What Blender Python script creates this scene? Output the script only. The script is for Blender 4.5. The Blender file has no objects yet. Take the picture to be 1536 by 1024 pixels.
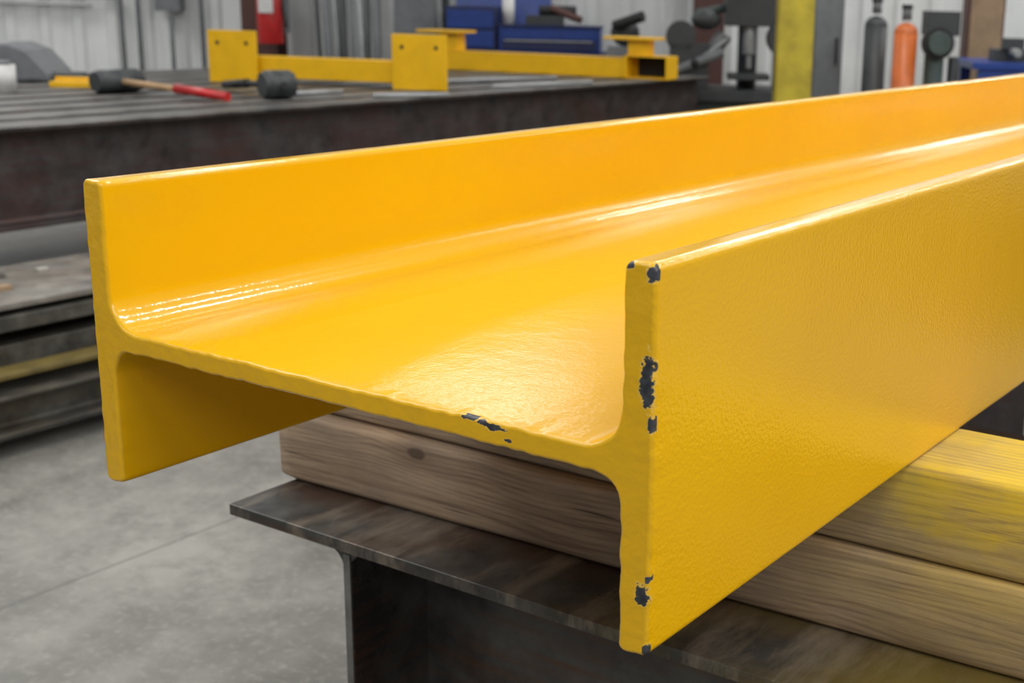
import bpy, bmesh, random
from math import *
from mathutils import Vector, Matrix, noise
random.seed(7)
sc=bpy.context.scene
try:
    sc.view_settings.view_transform='Standard'
    sc.view_settings.look='None'
except Exception as e: print(e)

# ---------------------------------------------------------------- materials
class NT:
    def __init__(s,name):
        s.m=bpy.data.materials.new(name); s.m.use_nodes=True
        s.t=s.m.node_tree; s.b=s.t.nodes['Principled BSDF']
    def n(s,typ,**kw):
        nd=s.t.nodes.new(typ)
        for k,v in kw.items():
            if k.startswith('i_'): nd.inputs[k[2:].replace('_',' ')].default_value=v
            else: setattr(nd,k,v)
        return nd
    def l(s,a,b): s.t.links.new(a,b)
    def coord(s,scale=(1,1,1),loc=(0,0,0)):
        tc=s.n('ShaderNodeTexCoord'); mp=s.n('ShaderNodeMapping')
        mp.inputs['Scale'].default_value=scale; mp.inputs['Location'].default_value=loc
        s.l(tc.outputs['Object'],mp.inputs['Vector']); return mp.outputs['Vector']
    def noise(s,vec,scale,detail=4,rough=.55):
        nd=s.n('ShaderNodeTexNoise'); nd.inputs['Scale'].default_value=scale
        nd.inputs['Detail'].default_value=detail; nd.inputs['Roughness'].default_value=rough
        s.l(vec,nd.inputs['Vector']); return nd.outputs['Fac']
    def ramp(s,fac,stops):
        r=s.n('ShaderNodeValToRGB'); e=r.color_ramp.elements
        while len(e)<len(stops): e.new(.5)
        for x,(p,c) in zip(e,stops):
            x.position=p; x.color=(c,c,c,1) if not hasattr(c,'__len__') else (*c,1)
        s.l(fac,r.inputs['Fac']); return r.outputs['Color']
    def mix(s,fac,a,b,mode='MIX'):
        m=s.n('ShaderNodeMix',data_type='RGBA',blend_type=mode)
        for sock,v in ((m.inputs[0],fac),(m.inputs[6],a),(m.inputs[7],b)):
            if hasattr(v,'is_linked'): s.l(v,sock)
            elif hasattr(v,'__len__'): sock.default_value=(*v,1)
            else: sock.default_value=v
        return m.outputs[2]
    def math(s,op,a,b=0.0,clamp=False):
        m=s.n('ShaderNodeMath',operation=op,use_clamp=clamp)
        for i,v in enumerate((a,b)):
            if hasattr(v,'is_linked'): s.l(v,m.inputs[i])
            else: m.inputs[i].default_value=v
        return m.outputs[0]
    def bump(s,h,strength,dist,prev=None):
        b=s.n('ShaderNodeBump'); b.inputs['Strength'].default_value=strength; b.inputs['Distance'].default_value=dist
        s.l(h,b.inputs['Height'])
        if prev is not None: s.l(prev,b.inputs['Normal'])
        return b.outputs['Normal']
    def set(s,**kw):
        for k,v in kw.items():
            k=k.replace('_',' ')
            if hasattr(v,'is_linked'): s.l(v,s.b.inputs[k])
            elif hasattr(v,'__len__'): s.b.inputs[k].default_value=(*v,1)
            else: s.b.inputs[k].default_value=v
        return s.m

def m_yellow_main():
    t=NT('yellow_gloss_enamel'); v=t.coord()
    big=t.noise(v,3.0,3); fine=t.noise(v,250,2,.5); med=t.noise(v,26,3); lump=t.noise(v,48,3,.5)
    col=t.mix(t.ramp(big,[(.3,0),(.7,1)]),(0.72,0.380,0.001),(0.75,0.412,0.002))
    tc=t.n('ShaderNodeTexCoord'); sep=t.n('ShaderNodeSeparateXYZ'); t.l(tc.outputs['Object'],sep.inputs[0])
    endm=t.math('LESS_THAN',sep.outputs['Y'],0.0035)
    chips=[(.6205,.2975,.006,.0035),(.6405,.294,.0048,.008),(.6380,.2135,.0066,.0220),(.6425,.182,.003,.007),
           (.638,.050,.0070,.009),(.642,.064,.003,.004),(.642,.006,.003,.006),
           (.474,.1565,.010,.0026),(.487,.1545,.008,.0026),(.500,.153,.011,.003),(.512,.145,.004,.0018)]
    cn=t.noise(v,260,4,.65); cn2=t.noise(v,80,2)
    dist=None
    for (cx,cz,hx,hz) in chips:
        dx=t.math('DIVIDE',t.math('SUBTRACT',sep.outputs['X'],cx),hx)
        dz=t.math('DIVIDE',t.math('SUBTRACT',sep.outputs['Z'],cz),hz)
        r=t.math('SQRT',t.math('ADD',t.math('MULTIPLY',dx,dx),t.math('MULTIPLY',dz,dz)))
        dist=r if dist is None else t.math('MINIMUM',dist,r)
    j=t.math('ADD',t.math('MULTIPLY',t.math('SUBTRACT',cn,.5),1.5),t.math('MULTIPLY',t.math('SUBTRACT',cn2,.5),1.5))
    dd=t.math('ADD',dist,j)
    near=t.math('LESS_THAN',sep.outputs['Y'],0.006)
    chip=t.math('MULTIPLY',t.math('LESS_THAN',dd,0.86),near)
    rim=t.math('MULTIPLY',t.math('LESS_THAN',dd,1.0),near)
    steel=t.ramp(t.noise(v,120,4),[(.3,(.010,.012,.016)),(.7,(.055,.06,.07))])
    c1=t.mix(t.math('MULTIPLY',endm,.45),col,(.56,.33,.004))
    c2=t.mix(rim,c1,(.75,.47,.08)); c3=t.mix(chip,c2,steel)
    outer=t.math('GREATER_THAN',sep.outputs['X'],.641)
    hf=t.math('MULTIPLY',fine,t.math('ADD',.30,t.math('MULTIPLY',outer,.9)))
    n=t.bump(hf,.8,.0006); n=t.bump(med,.22,.0022,n)
    h=t.math('MULTIPLY',lump,endm); n=t.bump(h,.55,.0035,n)
    n=t.bump(t.math('SUBTRACT',1.0,chip),.8,.0012,n)
    rough=t.math('ADD',t.math('MULTIPLY',chip,.35),t.math('ADD',.23,t.math('MULTIPLY',endm,.08)))
    return t.set(Base_Color=c3,Roughness=rough,Normal=n,Coat_Weight=.5,Coat_Roughness=.035,Coat_Normal=n,Specular_IOR_Level=.25)
def m_paint(name,c,rough=.4,metal=0,var=.25,scale=12):
    t=NT(name); v=t.coord(); f=t.ramp(t.noise(v,scale,4),[(.3,0),(.7,1)])
    c=tuple(c); d=tuple(x*(1-var) for x in c)
    return t.set(Base_Color=t.mix(f,d,c),Roughness=rough,Metallic=metal,Normal=t.bump(t.noise(v,90,3),.15,.001))
def m_steel(name,dark=(.03,.032,.035),light=(.12,.12,.12),rust=(.10,.045,.025),rust_amt=.5,rough=.42,spray=False,metal=.5):
    t=NT(name); v=t.coord((1,1,1)); a=t.noise(v,7,6,.65); b=t.noise(v,3.3,5,.6)
    st=t.noise(t.coord((.6,.6,8)),9,5)
    c=t.mix(t.ramp(a,[(.35,0),(.65,1)]),dark,light)
    rm=t.math('MULTIPLY',t.ramp(t.math('MULTIPLY',t.math('ADD',b,st),.5),[(.45,0),(.62,1)]),rust_amt)
    c=t.mix(rm,c,rust)
    if spray:
        sc_=t.ramp(t.noise(t.coord((7,1.5,3)),2.2,7,.72),[(.48,0),(.66,1)])
        tc=t.n('ShaderNodeTexCoord'); sep=t.n('ShaderNodeSeparateXYZ'); t.l(tc.outputs['Object'],sep.inputs[0])
        topm=t.math('GREATER_THAN',sep.outputs['Z'],.765)
        c=t.mix(t.math('MULTIPLY',t.math('MULTIPLY',sc_,.7),topm),c,(.27,.225,.175))
        mr=t.n('ShaderNodeMapRange'); mr.inputs['From Min'].default_value=.35; mr.inputs['From Max'].default_value=.85
        t.l(t.math('ADD',sep.outputs['X'],t.math('MULTIPLY',t.math('SUBTRACT',t.noise(v,6,4),.5),.9)),mr.inputs['Value'])
        c=t.mix(t.math('MULTIPLY',mr.outputs[0],.6),c,(.28,.20,.01))
    return t.set(Base_Color=c,Metallic=metal,Roughness=t.ramp(a,[(.3,rough-.12),(.7,rough+.15)]),Normal=t.bump(t.noise(v,60,5),.25,.0015))
def m_wood(name,base=(.36,.235,.135),dark=(.17,.10,.055),spray=0.0,seed=0.0,zsp=None):
    t=NT(name)
    vo=t.n('ShaderNodeTexVoronoi'); vo.inputs['Scale'].default_value=3.2; vo.inputs['Randomness'].default_value=1
    dv=t.coord((1,2.2,2.2),(seed*2,seed,0)); t.l(dv,vo.inputs['Vector'])
    kd=t.math('ADD',vo.outputs['Distance'],t.math('MULTIPLY',t.math('SUBTRACT',t.noise(t.coord(),25,3),.5),.06))
    tc=t.n('ShaderNodeTexCoord'); sep=t.n('ShaderNodeSeparateXYZ'); t.l(tc.outputs['Object'],sep.inputs[0])
    warp=t.math('MULTIPLY',t.math('SUBTRACT',t.noise(t.coord((.9,2,5),(seed,0,0)),2.0,2,.45),.5),.10)
    kw=t.math('MULTIPLY',t.ramp(kd,[(0,1),(.35,0)]),.018)
    hh=t.math('ADD',t.math('ADD',sep.outputs['Z'],t.math('MULTIPLY',sep.outputs['Y'],.7)),t.math('ADD',warp,kw))
    ph=t.math('MULTIPLY',hh,760.0)
    ring=t.math('POWER',t.math('ADD',t.math('MULTIPLY',t.math('SINE',ph),.5),.5),2.0)
    w=t.noise(t.coord((1.2,16,26),(seed,seed*.7,seed*1.3)),3.0,6,.65)
    fine=t.noise(t.coord((9,420,420)),1.5,4,.7)
    g=t.math('ADD',t.math('MULTIPLY',w,.80),t.math('ADD',t.math('MULTIPLY',ring,-.10),t.math('MULTIPLY',fine,.40)))
    c=t.mix(t.ramp(g,[(.36,0),(.64,1)]),dark,base)
    c=t.mix(t.math('MULTIPLY',t.ramp(kd,[(.08,1),(.20,0)]),.5),c,tuple(x*.8 for x in dark))
    c=t.mix(t.math('MULTIPLY',t.ramp(kd,[(.045,1),(.065,0)]),.85),c,(.07,.038,.02))
    gr=t.ramp(t.noise(t.coord((1,2,2)),5,6,.65),[(.40,0),(.62,1)])
    c=t.mix(t.math('MULTIPLY',gr,.5),c,(.19,.16,.13))
    ck=t.ramp(t.noise(t.coord((1.4,40,90),(seed,0,0)),2.0,3,.5),[(.27,1),(.30,0)])
    c=t.mix(t.math('MULTIPLY',ck,.8),c,(.03,.02,.012))
    if spray>0:
        mr=t.n('ShaderNodeMapRange'); mr.inputs['From Min'].default_value=.44; mr.inputs['From Max'].default_value=.72
        t.l(t.math('ADD',sep.outputs['X'],t.math('MULTIPLY',t.math('SUBTRACT',t.noise(t.coord((1,1,1)),9,5,.65),.5),.45)),mr.inputs['Value'])
        f=mr.outputs[0]
        if zsp:
            mz=t.n('ShaderNodeMapRange'); mz.inputs['From Min'].default_value=zsp[0]; mz.inputs['From Max'].default_value=zsp[1]; mz.inputs['To Min'].default_value=.35
            t.l(t.math('ADD',sep.outputs['Z'],t.math('MULTIPLY',t.math('SUBTRACT',t.noise(t.coord((1,1,3)),14,5,.7),.5),.16)),mz.inputs['Value'])
            f=t.math('MULTIPLY',f,mz.outputs[0])
        f=t.math('MULTIPLY',f,t.ramp(g,[(.34,.45),(.56,1)]))
        c=t.mix(t.math('MULTIPLY',f,spray),c,t.mix(g,(.50,.32,.01),(.84,.60,.03)))
    return t.set(Base_Color=c,Roughness=.78,Normal=t.bump(g,.7,.0015))
def m_concrete():
    t=NT('concrete_floor'); v=t.coord()
    a=t.noise(v,1.3,7,.66); b=t.noise(v,6,7,.7); d=t.noise(v,45,4,.6)
    c=t.mix(t.ramp(a,[(.38,0),(.62,1)]),(.115,.110,.098),(.255,.247,.222))
    c=t.mix(t.math('MULTIPLY',t.ramp(b,[(.46,0),(.60,1)]),.5),c,(.105,.10,.09))
    c=t.mix(t.math('MULTIPLY',t.ramp(d,[(.52,0),(.68,1)]),.4),c,(.30,.29,.26))
    tc=t.n('ShaderNodeTexCoord'); sep=t.n('ShaderNodeSeparateXYZ'); t.l(tc.outputs['Object'],sep.inputs[0])
    j=t.math('LESS_THAN',t.math('ABSOLUTE',t.math('ADD',sep.outputs['X'],1.78)),.0035)
    c=t.mix(t.math('MULTIPLY',j,.7),c,(.04,.038,.035))
    return t.set(Base_Color=c,Roughness=t.ramp(a,[(.3,.38),(.7,.6)]),Normal=t.bump(b,.2,.003))
def m_metalwall():
    t=NT('corrugated_wall_sheet'); v=t.coord()
    a=t.noise(v,1.5,5); b=t.noise(t.coord((5,5,.6)),2,5)
    c=t.mix(t.ramp(a,[(.3,0),(.7,1)]),(.58,.60,.60),(.76,.77,.76))
    c=t.mix(t.math('MULTIPLY',t.ramp(b,[(.5,0),(.7,1)]),.3),c,(.36,.36,.35))
    return t.set(Base_Color=c,Roughness=.45)

Y_MAIN=m_yellow_main()
M_Y=m_paint('yellow_paint',(.80,.45,.006),.35,0,.12)
M_YCOL=m_paint('faded_yellow_paint',(.55,.43,.03),.5,0,.5,6)
M_SUP=m_steel('mill_scale_steel',(.022,.023,.024),(.10,.098,.09),(.095,.042,.022),.75,.34,True,.4)
M_EDGE=m_paint('ground_steel_edge',(.22,.22,.21),.4,.5,.5,30)
M_TB=m_steel('rusty_beam_steel',(.025,.023,.023),(.075,.07,.07),(.07,.032,.026),.75,.5)
M_TOP=m_steel('worn_bench_steel',(.06,.06,.058),(.20,.195,.185),(.10,.07,.05),.4,.42)
M_RK=m_steel('stock_steel',(.035,.033,.030),(.12,.115,.10),(.10,.075,.04),.5,.5)
M_PLY=m_steel('dusty_plate',(.10,.095,.085),(.24,.225,.20),(.18,.13,.09),.5,.6,False,.1)
M_OLD=m_paint('dull_yellow_paint',(.17,.125,.03),.5,0,.6,8)
M_W1=m_wood('timber_weathered',spray=0.0,seed=.3,base=(.44,.315,.205),dark=(.19,.12,.072))
M_W1S=m_wood('timber_oversprayed',spray=.92,seed=1.7,base=(.45,.325,.21),dark=(.19,.12,.075),zsp=(.90,.97))
M_W2=m_wood('timber_lower',spray=.40,seed=4.2,base=(.44,.315,.205),dark=(.19,.12,.075),zsp=(.80,.9))
M_FL=m_concrete(); M_WALL=m_metalwall()
M_RED=m_paint('red_paint',(.50,.02,.02),.35); M_WHT=m_paint('white_paint',(.70,.70,.69),.5)
M_BLUE=m_paint('blue_paint',(.012,.045,.24),.35); M_DBLUE=m_paint('dark_blue_paint',(.012,.022,.09),.4)
M_GRY=m_paint('gray_paint',(.17,.18,.19),.45); M_DGRY=m_paint('dark_gray_iron',(.04,.045,.048),.5); M_BLK=m_paint('black_rubber',(.012,.012,.014),.6)
M_ORG=m_paint('orange_paint',(.60,.14,.025),.4); M_BRN=m_paint('brown_primer',(.09,.035,.028),.6); M_HW=m_paint('hammer_wood',(.42,.27,.14),.6)
M_LGRY=m_paint('galvanized_metal',(.36,.37,.38),.4,.3); M_GRN=m_paint('green_gray_paint',(.05,.075,.07),.5)
M_CARD=m_paint('cardboard',(.32,.22,.13),.8); M_HOLE=m_paint('bore_dark',(.01,.01,.01),.8)
M_SCR=m_paint('scrap_pale',(.42,.40,.36),.7)

# ---------------------------------------------------------------- mesh builder
class B:
    def __init__(s,*mats): s.bm=bmesh.new(); s.mats=list(mats)
    def mi(s,m):
        if m not in s.mats: s.mats.append(m)
        return s.mats.index(m)
    def _tag(s,verts,m,smooth=False):
        i=s.mi(m); fs=set(f for v in verts for f in v.link_faces)
        for f in fs: f.material_index=i; f.smooth=smooth
    def box(s,c,d,m,rot=None,M=None):
        r=bmesh.ops.create_cube(s.bm,size=1); vs=r['verts']
        mat=Matrix.Translation(c)@(rot.to_4x4() if rot is not None else Matrix())@Matrix.Diagonal((*d,1))
        if M is not None: mat=M@mat
        bmesh.ops.transform(s.bm,matrix=mat,verts=vs); s._tag(vs,m); return vs
    def bx(s,x0,x1,y0,y1,z0,z1,m,M=None): return s.box(((x0+x1)/2,(y0+y1)/2,(z0+z1)/2),(x1-x0,y1-y0,z1-z0),m,None,M)
    def cyl(s,p0,p1,r,m,r2=None,seg=20,M=None):
        p0=Vector(p0);p1=Vector(p1); d=p1-p0
        q=d.to_track_quat('Z','Y').to_matrix().to_4x4()
        rr=bmesh.ops.create_cone(s.bm,cap_ends=True,segments=seg,radius1=r,radius2=r if r2 is None else r2,depth=d.length)
        mat=Matrix.Translation((p0+p1)/2)@q
        if M is not None: mat=M@mat
        bmesh.ops.transform(s.bm,matrix=mat,verts=rr['verts']); s._tag(rr['verts'],m,True)
        for f in set(f for v in rr['verts'] for f in v.link_faces):
            if len(f.verts)>4: f.smooth=False
    def sph(s,c,r,m,sc=(1,1,1),M=None):
        rr=bmesh.ops.create_uvsphere(s.bm,u_segments=20,v_segments=12,radius=r)
        mat=Matrix.Translation(c)@Matrix.Diagonal((*sc,1))
        if M is not None: mat=M@mat
        bmesh.ops.transform(s.bm,matrix=mat,verts=rr['verts']); s._tag(rr['verts'],m,True)
    def prism(s,pts,axis,a0,a1,m,M=None):
        def P(p,a):
            return {'X':(a,p[0],p[1]),'Y':(p[0],a,p[1]),'Z':(p[0],p[1],a)}[axis]
        v0=[s.bm.verts.new(P(p,a0)) for p in pts]; v1=[s.bm.verts.new(P(p,a1)) for p in pts]; n=len(pts)
        fs=[s.bm.faces.new(v0),s.bm.faces.new(v1[::-1])]
        for i in range(n): fs.append(s.bm.faces.new((v0[i],v0[(i+1)%n],v1[(i+1)%n],v1[i])))
        i=s.mi(m)
        for f in fs: f.material_index=i
        if M is not None: bmesh.ops.transform(s.bm,matrix=M,verts=v0+v1)
        return v0+v1
    def done(s,name,bevel=0,seg=2,M=None):
        bmesh.ops.recalc_face_normals(s.bm,faces=s.bm.faces[:])
        me=bpy.data.meshes.new(name); s.bm.to_mesh(me); s.bm.free()
        for m in s.mats: me.materials.append(m)
        o=bpy.data.objects.new(name,me); sc.collection.objects.link(o)
        if M is not None: o.matrix_world=M
        if bevel:
            b=o.modifiers.new('bevel','BEVEL'); b.width=bevel; b.segments=seg; b.limit_method='ANGLE'; b.angle_limit=radians(40); b.harden_normals=False
        return o
def ibeam(w,h,tf,tw,r=.012,n=4,x=0,z=0):
    p=[]; hw=w/2; ht=tw/2
    p+=[(-hw,0),(hw,0),(hw,tf)]
    for i in range(n+1):
        a=i/n*pi/2; p.append((ht+r-r*sin(a),tf+r-r*cos(a)))
    for i in range(n+1):
        a=i/n*pi/2; p.append((ht+r-r*cos(a),h-tf-r+r*sin(a)))
    p+=[(hw,h-tf),(hw,h),(-hw,h),(-hw,h-tf)]
    for i in range(n+1):
        a=i/n*pi/2; p.append((-ht-r+r*sin(a),h-tf-r+r*cos(a)))
    for i in range(n+1):
        a=i/n*pi/2; p.append((-ht-r+r*cos(a),tf+r-r*sin(a)))
    p+=[(-hw,tf)]
    return [(a+x,b+z) for a,b in p]

# ---------------------------------------------------------------- yellow H beam
ZB=1.0
def hbeam():
    W=.6436;H=.30;tf=.0265;zw0=.138;zw1=.157;rc=.0065;rf=.036;rb=.026
    def arc(cx,cz,r,a0,a1,n=7):
        return [(cx+r*cos(radians(a0+(a1-a0)*i/n)),cz+r*sin(radians(a0+(a1-a0)*i/n))) for i in range(n+1)]
    p=[]
    p+=arc(rc,rc,rc,180,270)+arc(tf-rc,rc,rc,270,360)
    p+=arc(tf+rb,zw0-rb,rb,180,90,9)
    p+=arc(W-tf-rb,zw0-rb,rb,90,0,9)
    p+=arc(W-tf+rc,rc,rc,180,270)+arc(W-rc,rc,rc,270,360)
    p+=arc(W-rc,H-rc,rc,0,90)+arc(W-tf+rc,H-rc,rc,90,180)
    p+=arc(W-tf-rf,zw1+rf,rf,0,-90,12)
    p+=arc(tf+rf,zw1+rf,rf,270,180,12)
    p+=arc(tf-rc,H-rc,rc,0,90)+arc(rc,H-rc,rc,90,180)
    q=[]
    for i in range(len(p)):
        a=Vector(p[i]);b=Vector(p[(i+1)%len(p)]); L=(b-a).length
        if L<1e-5: continue
        k=max(1,int(L/.004))
        for j in range(k): q.append(a+(b-a)*j/k)
    n=len(q)
    nor=[]
    for i in range(n):
        t=(q[(i+1)%n]-q[i-1]).normalized(); nor.append(Vector((t.y,-t.x)))
    bm=bmesh.new()
    rings=[]
    ys=[(0.0,-.0030,1),(.0006,-.0014,1),(.0018,-.0003,1),(.0035,0,.7),(.008,0,.35),(.02,0,.1),(.06,0,0)]+[(.06+ (5.94)*i/60,0,0) for i in range(1,61)]
    for (y,ins,am) in ys:
        ring=[]
        for i in range(n):
            pt=q[i]
            w=noise.noise(Vector((pt.x*90,pt.y*90,1.3+y*30)))*.0013+noise.noise(Vector((pt.x*30,pt.y*30,4.3)))*.0011
            wv=(noise.noise(Vector((pt.x*4,pt.y*4,y*3)))*.0006)
            o=pt+nor[i]*(ins+w*am+wv)
            ring.append(bm.verts.new((o.x,y,o.y)))
        rings.append(ring)
    for a,b in zip(rings,rings[1:]):
        for i in range(n):
            f=bm.faces.new((a[i],a[(i+1)%n],b[(i+1)%n],b[i])); f.smooth=True
    f=bm.faces.new(rings[0]); f2=bm.faces.new(rings[-1][::-1])
    bmesh.ops.recalc_face_normals(bm,faces=bm.faces[:])
    me=bpy.data.meshes.new('yellow_steel_h_beam'); bm.to_mesh(me); bm.free(); me.materials.append(Y_MAIN)
    o=bpy.data.objects.new('yellow_steel_h_beam',me); sc.collection.objects.link(o); o.location=(0,0,ZB)
hbeam()

# ---------------------------------------------------------------- timbers + trestle
def timber(name,x0,x1,y0,y1,z0,z1,mat,rotz=0,piv=(.78,.53),seed=0):
    bm=bmesh.new(); nx=70
    rnd=.010
    prof=[]
    hy=(y1-y0)/2;hz=(z1-z0)/2
    for (cy,cz,a0) in ((hy-rnd,hz-rnd,0),(-hy+rnd,hz-rnd,90),(-hy+rnd,-hz+rnd,180),(hy-rnd,-hz+rnd,270)):
        for k in range(5):
            a=radians(a0+k*22.5); prof.append((cy+rnd*cos(a),cz+rnd*sin(a)))
    rings=[]
    for i in range(nx+1):
        x=x0+(x1-x0)*i/nx; r=[]
        for (a,b) in prof:
            s=.97 if i in(0,nx) else 1
            w=noise.noise(Vector((x*7+seed,a*8,b*8)))*.002
            dx=noise.noise(Vector((a*30,b*30,seed)))*.005 if i in (0,nx) else 0
            r.append(bm.verts.new((x+dx,(y0+y1)/2+a*s+w,(z0+z1)/2+b*s-(abs(w)*.6 if b>hz-.004 else 0))))
        rings.append(r)
    n=len(prof)
    for a,b in zip(rings,rings[1:]):
        for i in range(n): bm.faces.new((a[i],a[(i+1)%n],b[(i+1)%n],b[i])).smooth=True
    bm.faces.new(rings[0]); bm.faces.new(rings[-1])
    bmesh.ops.recalc_face_normals(bm,faces=bm.faces[:])
    me=bpy.data.meshes.new(name); bm.to_mesh(me); bm.free(); me.materials.append(mat)
    o=bpy.data.objects.new(name,me); sc.collection.objects.link(o)
    o.matrix_world=Matrix.Translation((piv[0],piv[1],0))@Matrix.Rotation(radians(rotz),4,'Z')@Matrix.Translation((-piv[0],-piv[1],0))
timber('timber_block',-.31,1.35,.522,.685,.7855,.890,M_W2,1.7,seed=3)
timber('timber_block.001',-.29,1.32,.527,.685,.8915,.9995,M_W1S,1.0,seed=9)
b=B(M_SUP)
b.prism([(.377,.769),(.377,.785),(.685,.785),(.685,.769)],'X',-.287,1.9,M_SUP)
b.bx(-.072,1.88,.524,.540,.03,.769,M_SUP)
for xs in (-.072,1.0,1.87):
    b.bx(xs,xs+.013,.3815,.681,.03,.769,M_SUP)
b.bx(-.0715,-.0595,.379,.3815,.03,.765,M_EDGE)
r=.028
pts=[(-.072-r,.769)]+[(-.072-r+r*sin(radians(a)),.769-r+r*cos(radians(a))) for a in range(0,91,15)]+[(-.066,.769-r),(-.066,.769)]
b.prism(pts,'Y',.381,.681,M_SUP)
b.prism([(x,z) for x,z in [(-.059,.769),(-.059,.755),(-.053,.760),(-.045,.769)]],'Y',.381,.681,M_SUP)
b.bx(-.2,1.9,.377,.685,0,.03,M_SUP)
b.done('steel_trestle',.002)
b=B(M_SUP)
b.prism(ibeam(.3,.5,.018,.014,.02,4,3.6,.39),'X',-.5,1.9,M_TB)
for xs in (-.3,1.4):
    b.bx(xs,xs+.15,3.5,3.7,0,.39,M_TB)
b.done('steel_trestle.001',.002)
timber('timber_block.002',-.3,1.3,3.52,3.68,.89,.9995,M_W1,0,seed=5)
b=B(M_TB)
b.prism(ibeam(.26,.42,.016,.012,.02,4,1.35,.32),'X',-.25,2.3,M_TB)
for xs in (.1,1.9): b.bx(xs,xs+.12,1.25,1.45,0,.32,M_TB)
b.done('dark_filler_beam',.002)  # beam added to keep the view under the H-beam dark

# ---------------------------------------------------------------- floor
b=B(M_FL); b.bx(-14,10,-5,17,-.1,0,M_FL); b.done('floor')

# ---------------------------------------------------------------- welding bench of parallel beams
b=B(M_TB,M_TOP)
xs=-3.62-.10
for i in range(9):
    x=xs-i*.30
    b.prism(ibeam(.20,.39,.016,.012,.016,4,x,.55),'Y',-1.0,7.35,M_TB)
    b.bx(x-.102,x+.102,-1.0,7.35,.934,.942,M_TOP)
for y in (-.6,3.2,7.0):
    b.bx(-6.2,-3.66,y-.08,y+.08,.40,.548,M_TB)
    for x in (-3.85,-6.0): b.bx(x-.07,x+.07,y-.07,y+.07,0,.40,M_TB)
b.done('welding_bench',.003)
b=B(M_RK,M_Y)
def bar(x,z,w,h,m,y0=-1.5,y1=6.2): b.bx(x-w/2,x+w/2,y0,y1,z,z+h,m)
for y in (-.8,1.2,3.2,5.2): b.bx(-3.5,-2.72,y-.05,y+.05,0,.07,M_RK)
b.prism(ibeam(.16,.13,.012,.01,.012,3,-2.82,.07),'Y',-1.5,6.2,M_RK)
b.prism(ibeam(.16,.13,.012,.01,.012,3,-3.05,.07),'Y',-1.5,6.1,M_RK)
b.prism(ibeam(.16,.13,.012,.01,.012,3,-3.3,.07),'Y',-1.3,6.0,M_RK)
for y in (-.8,1.2,3.2,5.2): b.bx(-3.45,-2.78,y-.04,y+.04,.20,.24,M_RK)
bar(-2.84,.24,.10,.018,M_OLD); bar(-3.0,.24,.12,.07,M_RK); bar(-3.2,.24,.14,.06,M_RK); bar(-3.38,.24,.1,.09,M_RK)
for y in (-.8,1.2,3.2,5.2): b.bx(-3.45,-2.95,y-.04,y+.04,.33,.43,M_RK)
bar(-2.95,.36,.06,.05,M_RK)
b.bx(-3.5,-2.93,-1.5,6.0,.43,.45,M_PLY)
b.done('steel_stock_stack',.003)
b=B(M_SCR,M_CARD)
for i in range(14):
    x=random.uniform(-3.44,-3.12); y=random.uniform(1.6,3.4); s_=random.uniform(.02,.055)
    l_=random.choice([1.6,3.2,4.5])
    b.box((x,y,.45+s_*.22),(s_*l_,s_,s_*.44),random.choice([M_SCR,M_CARD,M_PLY]),Matrix.Rotation(random.uniform(.9,1.9),3,'Z'))
b.done('scrap_offcuts',.002)

# ---------------------------------------------------------------- items on the bench (top z=.942)
ZT=.942
def RZ(a,loc): return Matrix.Translation(loc)@Matrix.Rotation(radians(a),4,'Z')
def holed_plate(b,M,w,h,t,holes,m):
    b.bx(-w/2,w/2,-t/2,t/2,0,h,m,M)
    for (x,z) in holes: b.cyl((x,-t/2-.001,z),(x,-t/2+.004,z),.013,M_HOLE,M=M,seg=16)
b=B(M_Y)
holed_plate(b,RZ(20,(-5.05,4.42,ZT)),.30,.29,.018,[(-.09,.22),(.09,.22)],M_Y)
holed_plate(b,RZ(20,(-3.98,4.80,ZT)),.32,.30,.018,[(-.1,.23),(.1,.23)],M_Y)
b.bx(0,1.2,.0,.12,.03,.15,M_Y,RZ(19.5,(-5.13,4.43,ZT)))
b.done('yellow_bracket_frame',.004)
b=B(M_Y)
M2=RZ(10,(-5.35,6.42,ZT))
t=.006; L=1.50
b.bx(0,L,0,.16,0.0,t,M_Y,M2); b.bx(0,L,0,.16,.13-t,.13,M_Y,M2); b.bx(0,L,0,t,0,.13,M_Y,M2); b.bx(0,L,.16-t,.16,0,.13,M_Y,M2)
for x,zz in ((.05,.13),(1.50,.15)):
    b.bx(x,x+.14,.02,.14,zz,.25,M_Y,M2); b.bx(x-.16,x+.2,-.03,.19,.25,.268,M_Y,M2)
b.bx(L-.01,L+.30,.16,.172,0,.15,M_Y,M2); b.bx(L+.29,L+.302,-.02,.172,0,.15,M_Y,M2); b.bx(L-.01,L+.30,-.02,.172,.0,.008,M_Y,M2); b.bx(L-.01,L+.30,-.02,.172,.142,.15,M_Y,M2); b.bx(L-.01,L+.01,-.02,.172,.0,.15,M_Y,M2)
b.bx(L+.02,L+.28,.155,.16,.01,.14,M_HOLE,M2)
b.done('yellow_tube_frame',.003)
def hammer(name,loc,ang,hl,hr,hh,hmat,grip):
    b=B(M_DGRY); M=RZ(ang,loc)
    b.cyl((0,-hl/2,hr),(0,-hl/2+.02,hr),hr*.86,M_DGRY,r2=hr,seg=10,M=M)
    b.cyl((0,-hl/2+.02,hr),(0,hl/2-.02,hr),hr,M_DGRY,seg=10,M=M)
    b.cyl((0,hl/2-.02,hr),(0,hl/2,hr),hr,M_DGRY,r2=hr*.86,seg=10,M=M)
    b.cyl((-hr-.01,0,hr),(hh*.55,0,hr*.75),.018,hmat,r2=.016,M=M)
    b.cyl((hh*.55,0,hr*.75),(hh,0,.027),.024,grip,r2=.021,M=M)
    b.done(name)
hammer('sledge_hammer',(-4.80,3.48,ZT),0,.26,.058,.82,M_HW,M_RED)
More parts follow.
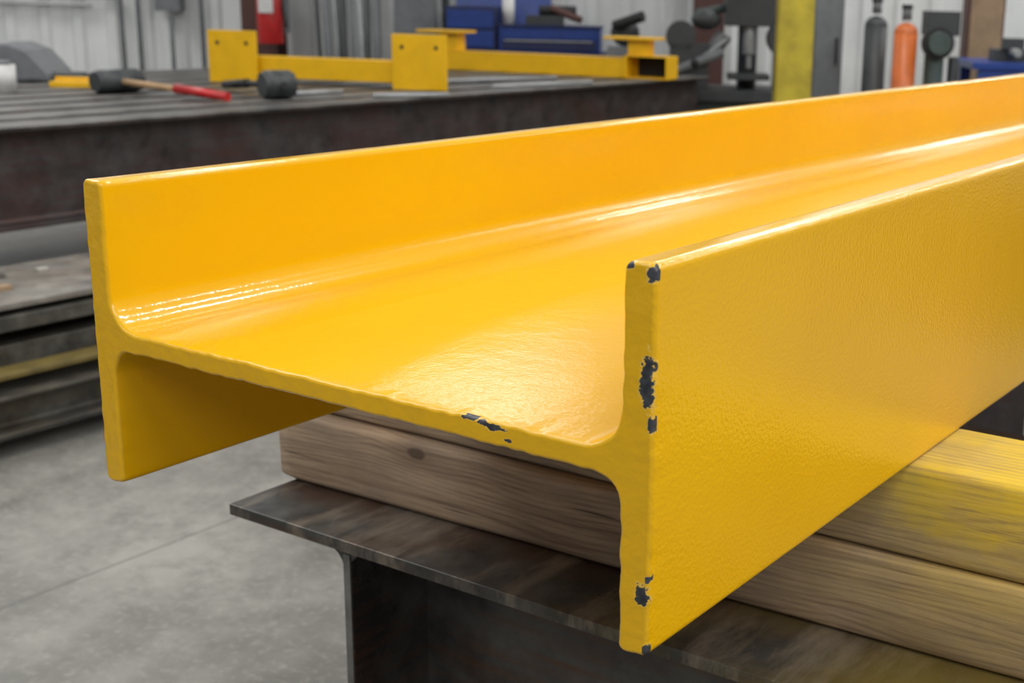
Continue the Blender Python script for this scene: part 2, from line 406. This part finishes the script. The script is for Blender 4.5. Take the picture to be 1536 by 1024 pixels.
hammer('rubber_mallet',(-4.0,3.80,ZT),162,.16,.07,.66,M_BLK,M_BLK)
b=B(M_WHT); b.cyl((-5.20,3.12,ZT),(-5.20,3.12,ZT+.13),.06,M_WHT); b.cyl((-5.20,3.12,ZT+.13),(-5.20,3.12,ZT+.15),.04,M_GRY); b.done('paint_can')
b=B(M_Y); b.bx(-.15,.12,-.04,.04,0,.03,M_Y,RZ(33,(-5.22,3.56,ZT))); b.bx(-.15,.12,.034,.04,.03,.05,M_Y,RZ(33,(-5.22,3.56,ZT))); b.done('yellow_angle_bar',.003)
b=B(M_GRY)
Mg=RZ(30,(-5.9,3.62,ZT))
b.prism([(-.28,0),(.26,0),(.27,.05),(.16,.17),(.05,.21),(-.16,.20),(-.28,.10)],'Y',-.14,.14,M_GRY,Mg)
b.cyl((.2,-.05,.03),(.45,-.08,.03),.03,M_DGRY,M=Mg)
b.done('cast_cover',.02)
b=B(M_LGRY)
for i,(x,y,a,l) in enumerate([(-3.75,4.2,60,.4),(-4.1,3.95,85,.35),(-3.8,5.2,80,.8),(-4.3,5.3,75,.9)]):
    b.cyl((x,y,ZT+.012),(x+l*cos(radians(a)),y+l*sin(radians(a)),ZT+.012),.012,M_LGRY)
b.done('welding_rod_pile')

# ---------------------------------------------------------------- background : shop frame (s right, t forward)
CX,CY=1.12485,-.75728
FH=Vector((-.5327,.8463)); RH=Vector((.8463,.5327))
MW=Matrix(((RH.x,FH.x,0,CX),(RH.y,FH.y,0,CY),(0,0,1,0),(0,0,0,1)))
b=B(M_WALL)
pts=[]; s=-9.0; T=11.9
while s<7.5:
    pts+=[(s,T),(s+.17,T),(s+.20,T-.035),(s+.27,T-.035)]; s+=.30
pts+=[(s,T),(s,T+.1),(-9,T+.1)]
b.prism(pts,'Z',0,5.0,M_WALL)
b.done('wall_back',M=MW)
def put(b,name,bevel=.004): return b.done(name,bevel,M=MW)
b=B(M_BRN); b.prism([(x-3.45,y) for x,y in ibeam(.30,.30,.014,.01,.01,3,0,11.45)],'Z',0,5,M_BRN); put(b,'steel_column')
b=B(M_RED)
b.cyl((-3.28,11.2,1.02),(-3.28,11.2,1.42),.105,M_RED); b.sph((-3.28,11.2,1.42),.105,M_RED,(1,1,.6)); b.cyl((-3.28,11.2,1.45),(-3.28,11.2,1.52),.03,M_BLK)
b.box((-3.28,11.09,1.33),(.12,.016,.13),M_WHT); b.bx(-3.34,-3.20,11.17,11.23,1.52,1.55,M_BLK); b.cyl((-3.20,11.2,1.5),(-3.14,11.17,1.15),.012,M_BLK)
b.bx(-3.38,-3.18,11.30,11.44,1.1,1.4,M_GRY)
put(b,'fire_extinguisher')
b=B(M_LGRY)
b.cyl((-6.5,11.8,1.36),(-4.75,11.8,1.36),.022,M_LGRY); b.cyl((-6.5,11.8,1.28),(-5.0,11.8,1.28),.014,M_LGRY)
for s_ in (-4.75,-4.6,-4.05): b.cyl((s_,11.8,.5),(s_,11.8,3.0),.02,M_GRY)
b.bx(-4.42,-4.2,11.7,11.84,1.25,1.6,M_GRY); b.cyl((-4.3,11.75,1.2),(-4.3,11.75,.4),.018,M_GRY)
put(b,'conduit_run')
b=B(M_DGRY)
for i in range(8):
    s0=-2.9+i*.06; b.cyl((s0+.12,10.95+.05*(i%3),0),(s0-.16+.02*i,11.72,2.4),.02+.012*(i%2),[M_DGRY,M_GRY,M_LGRY][i%3],seg=10)
put(b,'leaning_bar_stock',0)
b=B(M_GRY)
for i in range(3):
    b.prism([(-2.30+i*.13,0),(-1.9+i*.05,0),(-1.95+i*.05,1.7+.1*i),(-2.27+i*.13,1.75)],'Y',11.3+.06*i,11.32+.06*i,[M_GRY,M_LGRY,M_DGRY][i])
put(b,'leaning_sheet_metal',.002)
b=B(M_BLUE)
t0=10.9
b.bx(-1.80,-.52,t0,t0+.6,.12,.98,M_BLUE); b.bx(-1.82,-.50,t0-.02,t0+.62,.98,1.01,M_DBLUE)
for i in range(5): b.bx(-1.75,-.57,t0-.015,t0,.2+i*.15,.33+i*.15,M_BLUE); b.bx(-1.7,-.62,t0-.04,t0-.015,.30+i*.15,.315+i*.15,M_LGRY)
b.bx(-1.36,-.54,t0+.02,t0+.45,1.01,1.21,M_BLUE); b.bx(-1.33,-.57,t0+.005,t0+.02,1.03,1.10,M_DBLUE); b.bx(-1.33,-.57,t0+.005,t0+.02,1.115,1.19,M_BLUE)
b.bx(-1.31,-.6,t0-.01,t0+.005,1.095,1.108,M_LGRY); b.bx(-1.37,-.53,t0+.0,t0+.46,1.21,1.225,M_DBLUE)
b.bx(-1.79,-1.38,t0+.02,t0+.5,1.01,1.36,M_DBLUE); b.bx(-1.77,-1.40,t0+.005,t0+.02,1.04,1.17,M_BLUE); b.bx(-1.77,-1.40,t0+.005,t0+.02,1.19,1.33,M_BLUE)
b.prism([(t0+.50,1.2),(t0+.52,1.2),(t0+.62,1.62),(t0+.60,1.62)],'X',-1.78,-.98,M_BLUE)
for cx_ in (-1.7,-.6):
    for cy_ in (t0+.08,t0+.52): b.cyl((cx_-.02,cy_,.06),(cx_+.02,cy_,.06),.06,M_BLK)
put(b,'tool_chest')
b=B(M_WHT); b.cyl((-1.30,t0+.2,1.227),(-1.30,t0+.2,1.44),.05,M_WHT); b.cyl((-1.30,t0+.2,1.44),(-1.30,t0+.2,1.50),.02,M_RED); put(b,'spray_bottle',0)
b=B(M_DGRY); b.bx(-1.15,-.85,t0+.1,t0+.3,1.227,1.30,M_DGRY); b.cyl((-1.05,t0+.2,1.34),(-.75,t0+.25,1.34),.04,M_BLK); b.cyl((-.95,t0+.2,1.36),(-.7,t0+.1,1.27),.03,M_BRN); put(b,'power_drill')
b=B(M_BRN); b.prism([(x+.35,y) for x,y in ibeam(.26,.26,.014,.01,.01,3,0,11.45)],'Z',0,5,M_BRN); put(b,'steel_column.001')
b=B(M_DGRY)
b.bx(.1,.95,9.7,10.3,0,.12,M_DGRY); b.bx(.2,.85,9.75,10.25,.12,.75,M_GRN); b.bx(.0,1.0,9.65,10.35,.75,.83,M_DGRY)
b.cyl((.6,10.1,.83),(.6,10.1,1.7),.07,M_DGRY); b.bx(.42,.78,9.75,10.25,1.28,1.6,M_DGRY); b.cyl((.6,9.85,1.3),(.6,9.85,1.08),.05,M_LGRY)
b.cyl((.6,9.85,1.08),(.6,9.85,.98),.02,M_LGRY); b.bx(.45,.75,9.75,10.05,.90,.94,M_DGRY); b.cyl((.45,9.8,1.2),(.2,9.65,1.02),.014,M_LGRY)
b.sph((.2,9.65,1.02),.03,M_BLK); b.bx(.02,.3,9.7,9.95,.83,1.15,M_DGRY); b.cyl((.1,9.7,1.2),(.1,9.95,1.2),.11,M_DGRY); b.cyl((.3,9.85,1.05),(.42,9.85,1.22),.06,M_GRY)
b.sph((.28,9.8,1.32),.09,M_DGRY,(1.2,1,.8)); b.cyl((.2,9.8,1.36),(.5,9.9,1.42),.03,M_GRN); b.cyl((.05,9.7,.95),(.4,9.65,1.1),.035,M_GRY)
b.cyl((.85,9.8,.83),(.85,9.8,1.15),.08,M_GRN); b.cyl((.85,9.7,1.2),(.85,9.9,1.2),.13,M_DGRY)
put(b,'drill_press')
b=B(M_DGRY); b.cyl((-.32,10.3,0),(-.32,10.3,1.1),.03,M_DGRY); b.sph((-.32,10.3,1.2),.1,M_DGRY,(1.1,.8,1)); b.cyl((-.4,10.2,1.25),(-.18,10.1,1.33),.04,M_BLK); b.cyl((-.32,10.3,0),(-.32,10.3,.03),.2,M_DGRY); b.bx(-.45,-.2,10.15,10.4,1.0,1.1,M_GRY)
put(b,'bench_grinder')
b=B(M_YCOL); b.bx(.71,.94,8.7,8.93,.02,4.9,M_YCOL); b.bx(.65,1.0,8.64,8.99,0,.02,M_YCOL); put(b,'yellow_post',.01)
b=B(M_GRY); b.bx(1.11,1.35,10.4,10.9,0.05,2.2,M_GRY); b.bx(1.13,1.33,10.385,10.4,.15,2.1,M_GRY); b.bx(1.29,1.31,10.36,10.385,1.0,1.2,M_BLK); b.bx(1.13,1.33,10.45,10.85,0,.05,M_BLK); put(b,'electrical_cabinet')
def gas(name,s_,t_,m,h=1.35,r=.115):
    b=B(m); b.cyl((s_,t_,0),(s_,t_,h-.12),r,m); b.sph((s_,t_,h-.12),r,m,(1,1,.9)); b.cyl((s_,t_,h-.03),(s_,t_,h+.05),.035,M_GRY)
    b.cyl((s_,t_-.06,h+.03),(s_,t_+.06,h+.03),.02,M_GRY); b.cyl((s_,t_,h+.05),(s_,t_,h+.08),.04,M_BLK); put(b,name,0)
gas('gas_cylinder',1.52,9.9,M_DGRY,1.42,.085); gas('gas_cylinder.001',1.705,9.7,M_ORG,1.38,.085)
b=B(M_GRN)
b.cyl((1.92,9.7,0),(1.92,9.7,1.25),.07,M_GRN); b.cyl((1.92,9.58,1.2),(1.92,9.64,1.2),.115,M_BLK); b.cyl((1.92,9.52,1.2),(1.92,9.58,1.2),.08,M_GRN)
b.bx(1.85,2.08,9.65,9.9,1.25,1.42,M_DGRY); b.cyl((2.08,9.8,0),(2.08,9.8,1.1),.04,M_DGRY); b.bx(1.83,2.14,9.6,9.95,0,.06,M_DGRY)
put(b,'hose_reel_stand')
b=B(M_BLUE); b.bx(2.2,3.7,9.7,10.5,1.02,1.07,M_BLUE); b.bx(2.25,3.65,9.72,9.76,.84,1.02,M_BLUE)
for x in (2.3,3.6):
    for y in (9.8,10.4): b.bx(x-.04,x+.04,y-.04,y+.04,0,1.02,M_BLUE)
b.bx(2.25,3.65,9.75,10.45,.3,.34,M_BLUE); put(b,'blue_workbench')
b=B(M_BRN); b.bx(2.40,2.70,10.9,11.1,0,1.9,M_BRN); b.bx(2.42,2.68,10.88,10.9,.1,1.8,M_CARD); put(b,'storage_locker')
b=B(M_DGRY); b.bx(2.4,2.65,9.9,10.1,1.07,1.16,M_DGRY); b.bx(2.45,2.6,9.85,9.95,1.16,1.24,M_DGRY); b.cyl((2.52,9.7,1.14),(2.52,9.9,1.14),.03,M_LGRY); put(b,'bench_vise')

# ---------------------------------------------------------------- lights (shop tubes, added overhead fills)
w=bpy.data.worlds.new('World'); sc.world=w; w.use_nodes=True
w.node_tree.nodes['Background'].inputs[0].default_value=(.94,.97,1,1); w.node_tree.nodes['Background'].inputs[1].default_value=.27
def area(name,loc,sx,sy,power,rz=0,col=(1,.985,.955)):
    l=bpy.data.lights.new(name,'AREA'); l.shape='RECTANGLE'; l.size=sx; l.size_y=sy; l.energy=power; l.color=col
    o=bpy.data.objects.new(name,l); o.location=loc; o.rotation_euler=(0,0,radians(rz)); sc.collection.objects.link(o)
k=0
for (x,y0,y1,pw) in ((-2.6,2.95,3.45,22),(-1.0,2.35,2.85,19),(.2,2.2,2.7,17),(1.3,2.3,2.8,18),(2.9,3.0,3.5,22),
                     (-2.4,6.5,7.5,32),(-.9,5.4,6.4,28),(.3,5.0,6.0,26),(1.2,5.2,6.2,26),(2.6,6.6,7.6,30),
                     (-.8,9.8,12.2,46),(.4,9.3,11.8,46),(1.4,9.6,12.0,46)):
    area('tube_light_%d'%k,(x,(y0+y1)/2,4.15),.10,y1-y0,pw); k+=1
for i,(x,y,sx,sy,p) in enumerate([(-6.6,8.6,1.8,2.0,46),(-2.6,.4,3.0,3.0,85),(3.4,-.2,3.0,3.0,130),(6.5,1.2,3.0,3.5,230),(-1.0,-3.4,3.0,2.6,115),(3.6,-3.6,3.0,2.6,120),(4.5,8.5,2.6,3.0,90),(-5.4,1.2,2.6,3.0,90),(-9,4,2.6,3.0,120),(-3.2,9.6,2.4,2.0,70)]):
    area('bay_fill_light_%d'%i,(x,y,4.5),sx,sy,p)  # first one gives the web sheen, the rest are added soft fills

# ---------------------------------------------------------------- camera
cam=bpy.data.cameras.new('camera'); co=bpy.data.objects.new('camera',cam); sc.collection.objects.link(co)
rt=Vector((.8428,.5377,.0238)).normalized(); fw=Vector((-.516,.8198,-.2482)).normalized(); up=rt.cross(fw).normalized(); rt=fw.cross(up)
co.matrix_world=Matrix(((rt.x,up.x,-fw.x,1.12485),(rt.y,up.y,-fw.y,-.75728),(rt.z,up.z,-fw.z,1.48032),(0,0,0,1)))
cam.sensor_width=36; cam.lens=46.497; cam.shift_x=-.1444; cam.shift_y=-.0067
cam.dof.use_dof=True; cam.dof.focus_distance=1.18; cam.dof.aperture_fstop=9
cam.clip_start=.05
sc.camera=co
